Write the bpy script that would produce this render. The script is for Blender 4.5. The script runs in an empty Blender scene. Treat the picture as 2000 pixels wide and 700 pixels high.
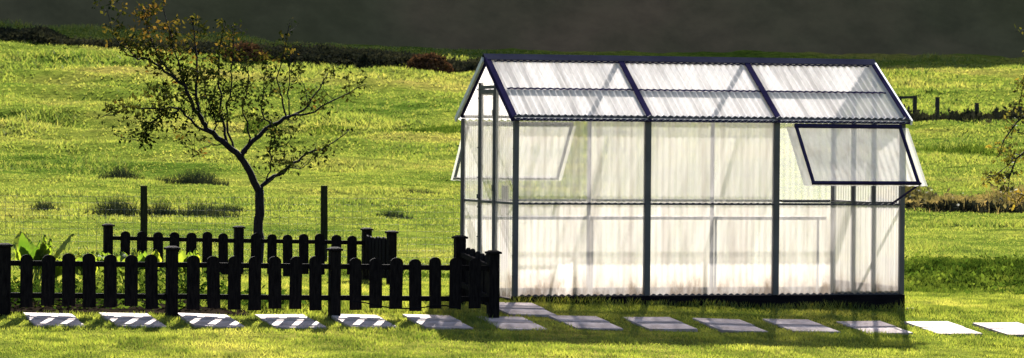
import bpy, math, random
import numpy as np
from mathutils import Vector, Matrix, Euler

random.seed(7); rng = np.random.default_rng(7)
scn = bpy.context.scene
C = scn.collection
F = 7000.0; ZC = 1.625; YC = -35.0
PITCH = math.atan(85/F); ROLL = 0.008
A = math.radians(16.7); CA, SA = math.cos(A), math.sin(A)
ORG = (0.04, 0.0)                       # front left corner of the greenhouse

# ------------------------------------------------------------------ camera
cd = bpy.data.cameras.new('camera'); cam = bpy.data.objects.new('camera', cd); C.objects.link(cam)
R3 = Matrix.Rotation(math.pi/2-PITCH, 3, 'X') @ Matrix.Rotation(ROLL, 3, 'Z')
M4 = R3.to_4x4(); M4.translation = (0, YC, ZC); cam.matrix_world = M4
cd.sensor_width = 36; cd.lens = 36*F/2000; cd.clip_end = 2000; cd.clip_start = 0.5
cd.dof.use_dof = True; cd.dof.focus_distance = 35.5; cd.dof.aperture_fstop = 9
scn.camera = cam

def P(px, py, D):
    d = R3 @ Vector(((px-1000)/F, -(py-350)/F, -1))
    d = d*(D/d.y)
    return Vector((d.x, YC+D, ZC+d.z))
def LN(l, n): return (ORG[0]+l*CA-n*SA, ORG[1]+l*SA+n*CA)
def toLN(x, y):
    x = x-ORG[0]; y = y-ORG[1]
    return x*CA+y*SA, -x*SA+y*CA

# ------------------------------------------------------------------ numpy noise + ground
def hash2(i, j, s):
    h = np.sin(i*127.1+j*311.7+s*74.7)*43758.5453
    return h-np.floor(h)
def vnoise(x, y, s=0):
    x = np.asarray(x, float); y = np.asarray(y, float)
    i = np.floor(x); j = np.floor(y); f = x-i; g = y-j
    f = f*f*(3-2*f); g = g*g*(3-2*g)
    return (hash2(i,j,s)*(1-f)+hash2(i+1,j,s)*f)*(1-g)+(hash2(i,j+1,s)*(1-f)+hash2(i+1,j+1,s)*f)*g
def fbm(x, y, s=0, o=4):
    a = 0.5; r = 0
    for k in range(o):
        r = r+a*vnoise(x*2**k, y*2**k, s+k*13); a *= .5
    return r
def ss(x, a, b):
    t = np.clip((x-a)/(b-a), 0, 1); return t*t*(3-2*t)
PD = [-60, 0, 20, 38, 42, 46, 55, 70, 85, 100, 125, 150, 175, 220]
PZ = [-1.2, -1.0, -.6, -.10, -.15, -.14, .15, .75, 1.4, 2.1, 3.5, 5.0, 6.4, 9]
def G(x, y, rough=True):
    x = np.asarray(x, float); y = np.asarray(y, float)
    l, n = toLN(x, y); D = y-YC
    lc = np.clip(l, -9, 9)
    zf = np.where(lc < 0, -.013, -.025)*lc + np.where(n < 0, .082*np.clip(n, -8, 0), 0)
    zp = np.interp(D, PD, PZ)
    w = ss(n, .5, 7)
    z = zf*(1-w)+zp*w
    z = z + np.clip(-x, -10, 40)*.045*ss(D, 60, 150)*np.where(x < 0, 1, .35)
    z = z + .018*np.clip(-x-1, 0, 12)*ss(n, 3, 7)*(1-ss(D, 60, 75))
    # weedy bank to the right behind the greenhouse, gentle swell on the left
    z = z + (.27*ss(D, 41.2, 43.4)*(1-ss(D, 45, 62)))*ss(x, 1.5, 4)
    # old plough rigs on the left of the field
    z = z + .14*np.sin((x*.7+y*1.0+1.5*vnoise(x*.2,y*.2,4)))*ss(D, 60, 80)*(1-ss(D, 120, 140))*ss(-x, 1, 5)
    if rough:
        z = z + (fbm(x*.25, y*.25, 3)-.47)*.9*ss(D, 52, 110)*.7
        z = z + (fbm(x*.8, y*1.1, 5)-.47)*(.03+.16*ss(D, 44, 60)+.12*ss(D, 80, 110))*np.where((n > -2.6) & (n < 2.2), .15, 1)
        z = z + (fbm(x*2.2, y*2.2, 9)-.47)*.022
    return z
def g(x, y): return float(G(x, y))

# ------------------------------------------------------------------ object helpers
def tag(o, label=None, cat=None, group=None, kind=None):
    if label: o['label'] = label
    if cat: o['category'] = cat
    if group: o['group'] = group
    if kind: o['kind'] = kind
    return o
def empty(name, loc, rz=0):
    o = bpy.data.objects.new(name, None); o.location = loc; o.rotation_euler = (0, 0, rz)
    C.objects.link(o); o.empty_display_size = .1; return o
class MB:
    def __init__(s): s.v = []; s.f = []
    def add(s, v, f):
        k = len(s.v); s.v += [tuple(q) for q in v]; s.f += [tuple(k+i for i in q) for q in f]; return s
    def box(s, x0, x1, y0, y1, z0, z1):
        return s.add([(x0,y0,z0),(x1,y0,z0),(x1,y1,z0),(x0,y1,z0),(x0,y0,z1),(x1,y0,z1),(x1,y1,z1),(x0,y1,z1)],
            [(0,3,2,1),(4,5,6,7),(0,1,5,4),(1,2,6,5),(2,3,7,6),(3,0,4,7)])
    def bar(s, p, q, w, h, up=(0,0,1)):
        p = Vector(p); q = Vector(q); d = (q-p).normalized(); u = Vector(up)
        a = d.cross(u)
        if a.length < 1e-4: a = d.cross(Vector((0,1,0)))
        a.normalize(); b = a.cross(d).normalized()
        vs = []
        for c in (p, q):
            for i, j in ((-1,-1),(1,-1),(1,1),(-1,1)): vs.append(c+a*i*w/2+b*j*h/2)
        return s.add(vs, [(0,3,2,1),(4,5,6,7),(0,1,5,4),(1,2,6,5),(2,3,7,6),(3,0,4,7)])
    def tube(s, pts, rad, n=6):
        pts = [Vector(p) for p in pts]; k = len(s.v); prev = None
        for i, p in enumerate(pts):
            d = (pts[min(i+1, len(pts)-1)]-pts[max(i-1, 0)]).normalized()
            a = d.cross(Vector((0.1, 1, 0.05))).normalized(); b = d.cross(a)
            r = rad[i] if hasattr(rad, '__len__') else rad
            for j in range(n):
                t = 2*math.pi*j/n; s.v.append(tuple(p+(a*math.cos(t)+b*math.sin(t))*r))
        for i in range(len(pts)-1):
            for j in range(n):
                s.f.append((k+i*n+j, k+i*n+(j+1)%n, k+(i+1)*n+(j+1)%n, k+(i+1)*n+j))
        s.f.append(tuple(k+j for j in range(n))); e = k+(len(pts)-1)*n
        s.f.append(tuple(e+n-1-j for j in range(n))); return s
    def prism(s, poly, y0, y1):      # poly in x,z
        n = len(poly); k = len(s.v)
        s.v += [(a, y0, b) for a, b in poly]+[(a, y1, b) for a, b in poly]
        s.f.append(tuple(k+i for i in range(n))); s.f.append(tuple(k+n+n-1-i for i in range(n)))
        for i in range(n): s.f.append((k+i, k+n+i, k+n+(i+1)%n, k+(i+1)%n))
        return s
    def build(s, name, mat, parent=None, smooth=False, bevel=0):
        me = bpy.data.meshes.new(name); me.from_pydata(s.v, [], s.f); me.update()
        if bevel or True:
            import bmesh
            bm = bmesh.new(); bm.from_mesh(me); bmesh.ops.recalc_face_normals(bm, faces=bm.faces)
            bm.to_mesh(me); bm.free()
        o = bpy.data.objects.new(name, me); C.objects.link(o); me.materials.append(mat)
        if smooth:
            for p in me.polygons: p.use_smooth = True
        if bevel:
            m = o.modifiers.new('bevel', 'BEVEL'); m.width = bevel; m.segments = 2; m.limit_method = 'ANGLE'
        if parent: o.parent = parent
        return o
def npmesh(name, V, nper, mat, parent=None, smooth=False):
    """V (N*nper,3): N separate polygons with nper corners"""
    V = np.asarray(V, np.float32).reshape(-1, 3); nv = len(V); nf = nv//nper
    me = bpy.data.meshes.new(name)
    me.vertices.add(nv); me.vertices.foreach_set('co', V.ravel())
    me.loops.add(nv); me.loops.foreach_set('vertex_index', np.arange(nv, dtype=np.int32))
    me.polygons.add(nf); me.polygons.foreach_set('loop_start', np.arange(nf, dtype=np.int32)*nper)
    me.polygons.foreach_set('loop_total', np.full(nf, nper, np.int32))
    me.update(calc_edges=True); me.materials.append(mat)
    o = bpy.data.objects.new(name, me); C.objects.link(o)
    if parent: o.parent = parent
    return o
def gridmesh(name, X, Y, Z, mat, smooth=True):
    r, c = X.shape
    V = np.stack([X, Y, Z], -1).reshape(-1, 3)
    i = np.arange(r-1)[:, None]*c+np.arange(c-1)[None, :]
    Fq = np.stack([i, i+1, i+c+1, i+c], -1).reshape(-1, 4)
    me = bpy.data.meshes.new(name)
    me.vertices.add(len(V)); me.vertices.foreach_set('co', V.astype(np.float32).ravel())
    me.loops.add(Fq.size); me.loops.foreach_set('vertex_index', Fq.astype(np.int32).ravel())
    me.polygons.add(len(Fq)); me.polygons.foreach_set('loop_start', np.arange(len(Fq), dtype=np.int32)*4)
    me.polygons.foreach_set('loop_total', np.full(len(Fq), 4, np.int32))
    me.polygons.foreach_set('use_smooth', np.ones(len(Fq), bool))
    me.update(calc_edges=True); me.materials.append(mat)
    o = bpy.data.objects.new(name, me); C.objects.link(o); return o

# ------------------------------------------------------------------ materials
def newmat(name):
    m = bpy.data.materials.new(name); m.use_nodes = True; nt = m.node_tree; nt.nodes.clear()
    out = nt.nodes.new('ShaderNodeOutputMaterial'); return m, nt, out
def N(nt, t, **k):
    n = nt.nodes.new(t)
    for a, b in k.items(): setattr(n, a, b)
    return n
def noise(nt, scale, detail=4, vec=None, rough=.55, coord='Object'):
    tc = N(nt, 'ShaderNodeTexCoord'); mp = N(nt, 'ShaderNodeMapping')
    nt.links.new(tc.outputs[coord], mp.inputs[0])
    if vec: mp.inputs['Scale'].default_value = vec
    n = N(nt, 'ShaderNodeTexNoise'); n.inputs['Scale'].default_value = scale
    n.inputs['Detail'].default_value = detail; n.inputs['Roughness'].default_value = rough
    nt.links.new(mp.outputs[0], n.inputs['Vector']); return n.outputs['Fac']
def ramp(nt, fac, stops):
    r = N(nt, 'ShaderNodeValToRGB'); cr = r.color_ramp
    while len(cr.elements) < len(stops): cr.elements.new(.5)
    for e, (p, c) in zip(cr.elements, stops): e.position = p; e.color = (*c, 1)
    nt.links.new(fac, r.inputs[0]); return r.outputs[0]
def mixc(nt, fac, a, b, mode='MIX'):
    m = N(nt, 'ShaderNodeMix'); m.data_type = 'RGBA'; m.blend_type = mode
    if isinstance(fac, float): m.inputs[0].default_value = fac
    else: nt.links.new(fac, m.inputs[0])
    for s, v in ((6, a), (7, b)):
        if isinstance(v, tuple): m.inputs[s].default_value = (*v, 1)
        else: nt.links.new(v, m.inputs[s])
    return m.outputs[2]
def paint(name, col, col2=None, rough=.6, scale=6, bump=.2, vec=None, spec=.4, metal=0, bscale=40):
    m, nt, out = newmat(name); p = N(nt, 'ShaderNodeBsdfPrincipled')
    f = noise(nt, scale, 5, vec)
    c = ramp(nt, f, [(.35, col), (.68, col2 or tuple(x*1.35 for x in col))])
    nt.links.new(c, p.inputs['Base Color']); p.inputs['Roughness'].default_value = rough
    p.inputs['Specular IOR Level'].default_value = spec; p.inputs['Metallic'].default_value = metal
    b = N(nt, 'ShaderNodeBump'); b.inputs['Strength'].default_value = bump; b.inputs['Distance'].default_value = .01
    nt.links.new(noise(nt, bscale, 4, vec), b.inputs['Height']); nt.links.new(b.outputs[0], p.inputs['Normal'])
    nt.links.new(p.outputs[0], out.inputs[0]); return m
def leafmat(name, c1, c2, c3, trans=.5, big=.25, gloss=.02, tcol=1.0, mid=2.5, con=.45):
    """thin leaf: colour differs from leaf to leaf and from patch to patch"""
    m, nt, out = newmat(name)
    ge = N(nt, 'ShaderNodeNewGeometry')
    ca = ramp(nt, ge.outputs['Random Per Island'], [(.0, c1), (.55, c2), (1, c3)])
    cb = ramp(nt, noise(nt, big, 5), [(.38, c1), (.52, c2), (.66, c3)])
    cc = ramp(nt, noise(nt, mid, 3), [(.36, (con,con*1.15,con*1.05)), (.58, (1.15,1.1,1))])
    c = mixc(nt, .55, ca, cb); c = mixc(nt, 1.0, c, cc, 'MULTIPLY')
    d = N(nt, 'ShaderNodeBsdfDiffuse'); t = N(nt, 'ShaderNodeBsdfTranslucent')
    nt.links.new(c, d.inputs[0])
    tc = mixc(nt, 1.0, c, (tcol*1.15, tcol*1.1, tcol*.75), 'MULTIPLY'); nt.links.new(tc, t.inputs[0])
    mx = N(nt, 'ShaderNodeMixShader'); mx.inputs[0].default_value = trans
    nt.links.new(d.outputs[0], mx.inputs[1]); nt.links.new(t.outputs[0], mx.inputs[2])
    gl = N(nt, 'ShaderNodeBsdfGlossy'); gl.inputs['Roughness'].default_value = .55; gl.inputs[0].default_value = (.8,.85,.8,1)
    m2 = N(nt, 'ShaderNodeMixShader'); m2.inputs[0].default_value = gloss
    nt.links.new(mx.outputs[0], m2.inputs[1]); nt.links.new(gl.outputs[0], m2.inputs[2])
    nt.links.new(m2.outputs[0], out.inputs[0]); return m

M = {}
M['frame'] = paint('frame_paint', (.05,.048,.052), (.085,.082,.085), .6, 3, .1, spec=.2)
M['alu'] = paint('grey_inner_post', (.22,.21,.23), (.32,.31,.33), .7, 3, .1, spec=.1)
M['rafter'] = paint('rafter_paint', (.014,.011,.034), (.026,.022,.058), .9, 3, .05, spec=0)
M['cap'] = paint('ridge_metal', (.03,.028,.045), (.05,.048,.07), .9, 2, .1, spec=0)
M['white'] = paint('white_trim', (.42,.42,.44), (.55,.55,.55), .45, 4, .1)
M['base'] = paint('tarred_base_timber', (.0025,.002,.004), (.007,.006,.008), .8, 5, .5, (1,1,6), .04)
M['foam'] = paint('closure_strip', (.02,.02,.03), (.035,.035,.05), .7, 8, .2)
M['fence'] = paint('dark_stained_wood', (.0025,.002,.003), (.011,.009,.009), .85, 9, .6, (6,6,1), .04, 0, 30)
M['post'] = paint('weathered_post_wood', (.008,.010,.006), (.022,.024,.014), .9, 8, .6, (5,5,1), .05)
M['greypost'] = paint('grey_post_wood', (.012,.011,.010), (.03,.027,.022), .85, 8, .6, (5,5,1))
M['bark'] = paint('apple_bark', (.006,.005,.008), (.018,.015,.02), .9, 14, .9, (3,3,1), .06, 0, 25)
M['stone'] = paint('paving_concrete', (.19,.145,.135), (.40,.325,.31), .85, 5.0, .8, None, .3, 0, 60)
M['soil'] = paint('dark_soil', (.006,.005,.004), (.016,.012,.008), 1, 5, .8, None, 0, 0, 18)
M['wire'] = paint('galvanised_wire', (.07,.075,.06), (.12,.12,.10), .5, 3, .1, metal=.3)
M['hose'] = paint('black_hose', (.004,.004,.005), (.008,.008,.01), .8, 3, .1, spec=0)
M['bench'] = paint('bench_timber', (.35,.34,.33), (.5,.48,.46), .7, 5, .3)
M['lawn'] = leafmat('lawn_blades', (.075,.12,.016), (.20,.24,.040), (.35,.33,.09), .5, .5, mid=2.8, con=.40)
M['field'] = leafmat('field_blades', (.07,.11,.020), (.155,.19,.038), (.27,.245,.08), .5, .12, mid=1.4, con=.62)
M['dry'] = leafmat('dry_grass', (.05,.05,.02), (.13,.11,.045), (.24,.18,.09), .4, .4)
M['weed'] = leafmat('weed_leaves', (.014,.034,.006), (.055,.095,.014), (.15,.19,.032), .35, .6, 0)
M['rush'] = leafmat('rush_blades', (.008,.014,.010), (.016,.026,.014), (.05,.055,.03), .12, .6)
M['leafdark'] = leafmat('apple_leaves', (.007,.013,.005), (.016,.025,.007), (.06,.06,.012), .22, 1.2, 0)
M['leafrust'] = leafmat('autumn_leaves', (.045,.05,.010), (.085,.068,.014), (.12,.06,.016), .4, 1.2, 0)
M['leafyellow'] = leafmat('yellow_leaves', (.04,.05,.010), (.12,.11,.018), (.26,.18,.03), .4, 1.2)
M['chard'] = leafmat('chard_leaves', (.08,.15,.014), (.16,.22,.022), (.30,.30,.04), .62, 3.0, .03)
M['hedge'] = leafmat('hedge_leaves', (.012,.015,.012), (.022,.024,.02), (.045,.045,.03), .15, .3, 0.0)
#M['wood'] = leafmat('hillside_scrub', (.034,.038,.020), (.058,.054,.032), (.10,.072,.050), .3, .03, 0, mid=.12)
M['russet'] = leafmat('bracken_leaves', (.04,.022,.014), (.075,.036,.024), (.12,.075,.045), .2, .8, 0)

def groundmat():
    m, nt, out = newmat('turf_ground'); p = N(nt, 'ShaderNodeBsdfPrincipled')
    a = ramp(nt, noise(nt, .12, 6), [(.36, (.04,.07,.010)), (.5, (.085,.11,.018)), (.66, (.15,.135,.035))])
    b = ramp(nt, noise(nt, 3.0, 6, (1,1.5,1), .7), [(.34, (.35,.4,.35)), (.6, (1.2,1.15,1))])
    c = mixc(nt, 1.0, a, b, 'MULTIPLY'); nt.links.new(c, p.inputs['Base Color'])
    p.inputs['Roughness'].default_value = 1; p.inputs['Specular IOR Level'].default_value = 0
    bm_ = N(nt, 'ShaderNodeBump'); bm_.inputs['Strength'].default_value = .9; bm_.inputs['Distance'].default_value = .06
    nt.links.new(noise(nt, 5, 6, None, .7), bm_.inputs['Height']); nt.links.new(bm_.outputs[0], p.inputs['Normal'])
    nt.links.new(p.outputs[0], out.inputs[0]); return m
M['ground'] = groundmat()
def hillmat():
    m, nt, out = newmat('wooded_hillside'); p = N(nt, 'ShaderNodeBsdfPrincipled')
    a = ramp(nt, noise(nt, .025, 5), [(.34, (.048,.048,.018)), (.50, (.082,.070,.036)), (.66, (.15,.088,.056))])
    b = ramp(nt, noise(nt, .5, 6, None, .7), [(.34, (.8,.8,.8)), (.62, (1.15,1.13,1.1))])
    c = mixc(nt, 1.0, a, b, 'MULTIPLY'); nt.links.new(c, p.inputs['Base Color'])
    p.inputs['Roughness'].default_value = 1; p.inputs['Specular IOR Level'].default_value = 0
    nt.links.new(p.outputs[0], out.inputs[0]); return m
M['hill'] = hillmat()
def sheetmat(name, vec, T=.55, tint=(.93,.92,.88), stain=.5, milk=.6, dif=.3):
    """corrugated polycarbonate: part clear, part milky, streaked with grime along the corrugations"""
    m, nt, out = newmat(name)
    st = noise(nt, 1.0, 6, vec, .6)
    dirt = ramp(nt, st, [(.36, (.62,.56,.50)), (.50, (.95,.93,.90)), (.7, (1,1,1))])
    col = mixc(nt, stain, tint, dirt, 'MULTIPLY')
    tc = N(nt, 'ShaderNodeTexCoord'); sx = N(nt, 'ShaderNodeSeparateXYZ'); nt.links.new(tc.outputs['Object'], sx.inputs[0])
    sp = N(nt, 'ShaderNodeMath', operation='MULTIPLY_ADD'); nt.links.new(noise(nt, 1.0, 6, (7,7,3), .7), sp.inputs[0]); sp.inputs[1].default_value = -.75
    nt.links.new(sx.outputs[2], sp.inputs[2])
    splash = ramp(nt, sp.outputs[0], [(.0, (1,1,1)), (.02, (1,1,1))]) if vec[2] < .65 else None
    if splash is None:
        mr0 = N(nt, 'ShaderNodeMapRange'); mr0.inputs[1].default_value = -.35; mr0.inputs[2].default_value = -.10
        nt.links.new(sp.outputs[0], mr0.inputs[0]); splash = ramp(nt, mr0.outputs[0], [(.0, (.50,.43,.38)), (.5, (.92,.88,.85)), (1, (1,1,1))])
    col = mixc(nt, 1.0, col, splash, 'MULTIPLY')
    tr = N(nt, 'ShaderNodeBsdfTransparent'); nt.links.new(col, tr.inputs[0])
    mk = mixc(nt, 1.0, col, (milk, milk, milk*.97), 'MULTIPLY')
    tl = N(nt, 'ShaderNodeBsdfTranslucent'); nt.links.new(mk, tl.inputs[0])
    df = N(nt, 'ShaderNodeBsdfDiffuse'); nt.links.new(mk, df.inputs[0])
    gl = N(nt, 'ShaderNodeBsdfGlossy'); gl.inputs['Roughness'].default_value = .22
    m1 = N(nt, 'ShaderNodeMixShader'); m1.inputs[0].default_value = dif
    nt.links.new(tl.outputs[0], m1.inputs[1]); nt.links.new(df.outputs[0], m1.inputs[2])
    m2 = N(nt, 'ShaderNodeMixShader')
    mr = N(nt, 'ShaderNodeMapRange'); mr.inputs[1].default_value = .3; mr.inputs[2].default_value = .7
    mr.inputs[3].default_value = 1-T+.16; mr.inputs[4].default_value = 1-T-.10
    nt.links.new(st, mr.inputs[0]); nt.links.new(mr.outputs[0], m2.inputs[0])
    nt.links.new(tr.outputs[0], m2.inputs[1]); nt.links.new(m1.outputs[0], m2.inputs[2])
    fr = N(nt, 'ShaderNodeLayerWeight'); fr.inputs[0].default_value = .5
    pw = N(nt, 'ShaderNodeMath', operation='POWER'); nt.links.new(fr.outputs['Facing'], pw.inputs[0]); pw.inputs[1].default_value = 4
    ml = N(nt, 'ShaderNodeMath', operation='MULTIPLY_ADD'); nt.links.new(pw.outputs[0], ml.inputs[0]); ml.inputs[1].default_value = .5; ml.inputs[2].default_value = .04
    m3 = N(nt, 'ShaderNodeMixShader'); nt.links.new(ml.outputs[0], m3.inputs[0])
    nt.links.new(m2.outputs[0], m3.inputs[1]); nt.links.new(gl.outputs[0], m3.inputs[2])
    nt.links.new(m3.outputs[0], out.inputs[0]); return m
M['sheet'] = sheetmat('corrugated_sheet_wall', (9, 9, .7), .55, (.955,.935,.945), milk=.61)
M['sheetflap'] = sheetmat('corrugated_sheet_flap', (9, 9, .7), .36, (.95,.93,.95), .5, .95)
M['sheetdim'] = sheetmat('corrugated_sheet_sun_dimmed', (9, 9, .7), .66, (.93,.93,.95), .5, .50)  # clearer, less milky copy of the wall sheet, tones down sun glare on rear panels
M['sheetroof'] = sheetmat('corrugated_sheet_roof', (9, .6, .6), .26, (.97,.95,.97), .45, .80, .35)
def hazemat():
    m, nt, out = newmat('air_haze'); v = N(nt, 'ShaderNodeVolumePrincipled')
    v.inputs['Color'].default_value = (.9,.92,1,1); v.inputs['Density'].default_value = .0006
    nt.links.new(v.outputs[0], out.inputs['Volume']); return m

# ------------------------------------------------------------------ ground and hill
ys = np.concatenate([np.linspace(-90, -9, 30), np.linspace(-8.5, 15, 240), np.linspace(15.2, 60, 200), np.linspace(60.5, 185, 200)])
xs = np.concatenate([np.linspace(-160, -32, 40), np.linspace(-30, -9, 90), np.linspace(-8.8, 8.8, 200), np.linspace(9, 30, 90), np.linspace(32, 160, 40)])
X, Y = np.meshgrid(xs, ys)
ground = gridmesh('ground', X, Y, G(X, Y), M['ground']); tag(ground, kind='structure')
hy = np.linspace(0, 1, 90); hx = np.linspace(-230, 230, 150)
HX, HT = np.meshgrid(hx, hy)
HY0 = 112+8*np.sin(HX*.02+.6)
HY = HY0 + HT*95
zb = G(HX, HY0, False)-1.5
HZ = zb + (66+-14*ss(HX, 23, 34))*np.where(HT < .86, HT/.86, 1-(HT-.86)*.4) + (fbm(HX*.03, HY*.05, 21, 5)-.47)*9*ss(HT, .05, .3) + (fbm(HX*.25, HY*.3, 33, 3)-.47)*2.0
HZ = np.where(HT < .01, zb, HZ)
hill = gridmesh('hill', HX, HY, HZ, M['hill']); tag(hill, kind='structure')

# ------------------------------------------------------------------ vegetation builders
def blades(x, y, h, w, lean=.5, zoff=None, ncol=None):
    n = len(x); z = G(x, y) if zoff is None else zoff
    a = rng.uniform(0, 2*np.pi, n); b = rng.uniform(0, 2*np.pi, n)
    dx, dy = np.cos(a)*w/2, np.sin(a)*w/2; L = rng.uniform(.1, lean, n)*h
    V = np.empty((n, 3, 3), np.float32)
    V[:, 0] = np.stack([x-dx, y-dy, z-.01], -1); V[:, 1] = np.stack([x+dx, y+dy, z-.01], -1)
    V[:, 2] = np.stack([x+np.cos(b)*L, y+np.sin(b)*L, z+h], -1); return V
def leaves(pts, size, jit=.35, droop=0.0):
    """one diamond leaf per point"""
    pts = np.asarray(pts); n = len(pts)
    d = rng.normal(size=(n, 3)); d[:, 2] -= droop; d /= np.linalg.norm(d, axis=1)[:, None]
    e = rng.normal(size=(n, 3)); e -= (e*d).sum(1)[:, None]*d; e /= np.linalg.norm(e, axis=1)[:, None]
    s = size*rng.uniform(1-jit, 1+jit, n)[:, None]
    V = np.empty((n, 4, 3), np.float32)
    V[:, 0] = pts; V[:, 1] = pts+d*s*.45+e*s*.28; V[:, 2] = pts+d*s; V[:, 3] = pts+d*s*.5-e*s*.28
    return V

SLAB_L = [-.02+.73*k for k in range(-8, 8)]
def clear(x, y):
    l, n = toLN(x, y)
    bedz = (l < -3.0+.25*np.sin(n*3)) & (n > -1.2) & (n < .9)
    inside = (l > -.03) & (l < 4.12) & (n > -.05) & (n < 1.95)
    r = np.where(l < -.1, np.mod(l+.02+rng.normal(0, .022, len(l)), .713), np.mod(l+.02+rng.normal(0, .022, len(l)), .73))
    nf = np.where(l < -.1, -1.20, -1.13)
    n_ = n+rng.normal(0, .025, len(l))
    slab = (r < np.where(l < -.1, .435, .46)) & (r > .02) & (n_ < nf-.05) & (n_ > nf-.80) & (l > -5.9) & (l < 5.7)
    door = (l > -.40) & (l < .12) & (n_ < -.24) & (n_ > -1.10)
    return ~(inside | slab | door | bedz)
# lawn blades
n = 640000
y = rng.uniform(-8.2, 8, n); x = rng.uniform(-7.5, 7.5, n)
k = clear(x, y); x = x[k]; y = y[k]
l_, n_ = toLN(x, y)
cl = fbm(x*3, y*3, 41); cl2 = fbm(x*.8, y*.8, 43)
h = .012+.034*np.clip((cl-.36)*2.6, 0, 1)*rng.uniform(.5, 1.2, len(x))+.008*cl2
bed = (n_ > -1.0) & (n_ < 7.4) & (l_ < -.9)
h = np.where(bed, h*2.4, h)
h = np.where((np.abs(n_+.09) < .05) & (l_ > -.05) & (l_ < 4.2), h*2.2+.02, h)
h = np.where((n_ > -1.5) & (n_ < -1.1) & (l_ < -.6), h*1.6, h)
keep = (cl2 > .30) | (rng.random(len(x)) < .6)
x, y, h = x[keep], y[keep], h[keep]
lawn = npmesh('lawn_grass', blades(x, y, h, rng.uniform(.008, .015, len(x)), 1.3), 3, M['lawn'])
tag(lawn, 'short sunlit yellow green grass of the near lawn', 'grass', kind='stuff')
# field blades, coarser with distance
VV = []
for D0, D1, cnt, sz in ((43, 55, 150000, 1.0), (55, 75, 150000, 1.5), (75, 105, 130000, 2.2), (105, 150, 110000, 3.2)):
    D = rng.uniform(D0, D1, cnt); hw = D*.175+2
    x = rng.uniform(-1, 1, cnt)*hw; y = D+YC
    c1 = fbm(x*.9/sz, y*.8/sz, 51, 4); c2 = fbm(x*.25, y*.12, 57, 3)
    h = sz*(.018+.058*np.clip((c1-.46)*4, 0, 1)*rng.uniform(.4, 1.2, cnt)+.02*np.clip((c2-.5)*4, 0, 1))
    k = (c1 > .36) | (rng.random(cnt) < .5)
    x, y, h = x[k], y[k], h[k]
    VV.append(blades(x, y, h, rng.uniform(.016, .03, len(x))*sz, 1.4))
field = npmesh('field_grass', np.concatenate(VV), 3, M['field'])
tag(field, 'rough tufted pasture grass rising behind the garden', 'grass', kind='stuff')

# ------------------------------------------------------------------ greenhouse
L = 4.07; W = 1.88; ZE = 1.80; ZR = 2.375; ZM = .96; B = L/3; PITCHC = B/20
gh = empty('greenhouse', (ORG[0], ORG[1], 0), A)
tag(gh, 'long low greenhouse of corrugated translucent sheets in a dark frame, two flaps propped open', 'greenhouse')
def corr(name, o, u, v, nrm, w, hfun, h0=0, mat='sheet', parent=gh, pitch=PITCHC, amp=.0036):
    """corrugated sheet from o, w along u, from h0 up to hfun(t) along v"""
    o, u, v, nrm = map(Vector, (o, u, v, nrm)); k = int(w/pitch*8)
    m = MB(); vs = []; fs = []
    for i in range(k+1):
        t = w*i/k; a = amp*math.cos(2*math.pi*t/pitch); hi = hfun(t) if callable(hfun) else hfun
        for q in (h0, hi): vs.append(o+u*t+v*q+nrm*a)
    for i in range(k): fs.append((2*i, 2*i+2, 2*i+3, 2*i+1))
    m.add(vs, fs); ob = m.build(name, M[mat], parent, smooth=True); return ob
def wavy(name, x0, x1, y, z0, z1, parent=gh, dep=.012, amp=.008):
    """closure strip with a scalloped edge"""
    k = int((x1-x0)/PITCHC*6); m = MB(); vs = []; fs = []
    for i in range(k+1):
        x = x0+(x1-x0)*i/k; a = amp*math.cos(2*math.pi*x/PITCHC)
        vs += [(x, y, z0), (x, y, z1+a), (x, y+dep, z1+a), (x, y+dep, z0)]
    for i in range(k):
        for q in range(4): fs.append((4*i+q, 4*i+4+q, 4*i+4+(q+1)%4, 4*i+(q+1)%4))
    fs += [(0,1,2,3), (4*k+3, 4*k+2, 4*k+1, 4*k)]
    m.add(vs, fs); return m.build(name, M['foam'], parent)
# base beams (deep enough for the falling ground)
MB().box(-.03, L+.03, -.03, .05, -.20, .052).build('base_beam', M['base'], gh, bevel=.004)
MB().box(-.03, L+.03, W-.05, W+.03, -.20, .052).build('base_beam', M['base'], gh, bevel=.004)
MB().box(-.033, .045, .053, W-.053, -.20, .03).build('base_beam', M['base'], gh, bevel=.004)
MB().box(L-.045, L+.033, .053, W-.053, -.20, .13).build('base_beam', M['base'], gh, bevel=.004)
MB().box(3.35, L-.05, .055, .085, .04, .125).build('inner_board', M['base'], gh)
MB().box(L+.034, L+.16, -.05, .04, -.135, -.085).build('base_beam', M['base'], gh, bevel=.004)
# posts
def screws(m, x, y, zs, d):
    for z in zs: m.add([(x+d[0]*.0, y-.006, z-.006), (x, y+.006, z-.006), (x, y+.006, z+.006), (x, y-.006, z+.006),
                        (x-.008, y-.006, z-.006), (x-.008, y+.006, z-.006), (x-.008, y+.006, z+.006), (x-.008, y-.006, z+.006)],
                       [(0,1,2,3), (7,6,5,4), (0,4,5,1), (1,5,6,2), (2,6,7,3), (3,7,4,0)])
for i in range(4):
    x = i*B; w = .022 if i in (0, 3) else .029
    m = MB().box(x-w if i else -.024, x+w if i < 3 else L+.024, -.022, .04, .054, ZE-.004)
    if i == 0: screws(m, -.025, .008, [.25,.45,.65,.86,1.1,1.32,1.5,1.68], (1,0))
    m.build('post', M['frame'], gh, bevel=.003)
    MB().box(x-.013 if i else -.024, x+.013 if i < 3 else L+.024, W-.03, W+.022, .054, ZE-.004).build('post', M['frame'] if i in (0, 3) else M['alu'], gh)
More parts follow.
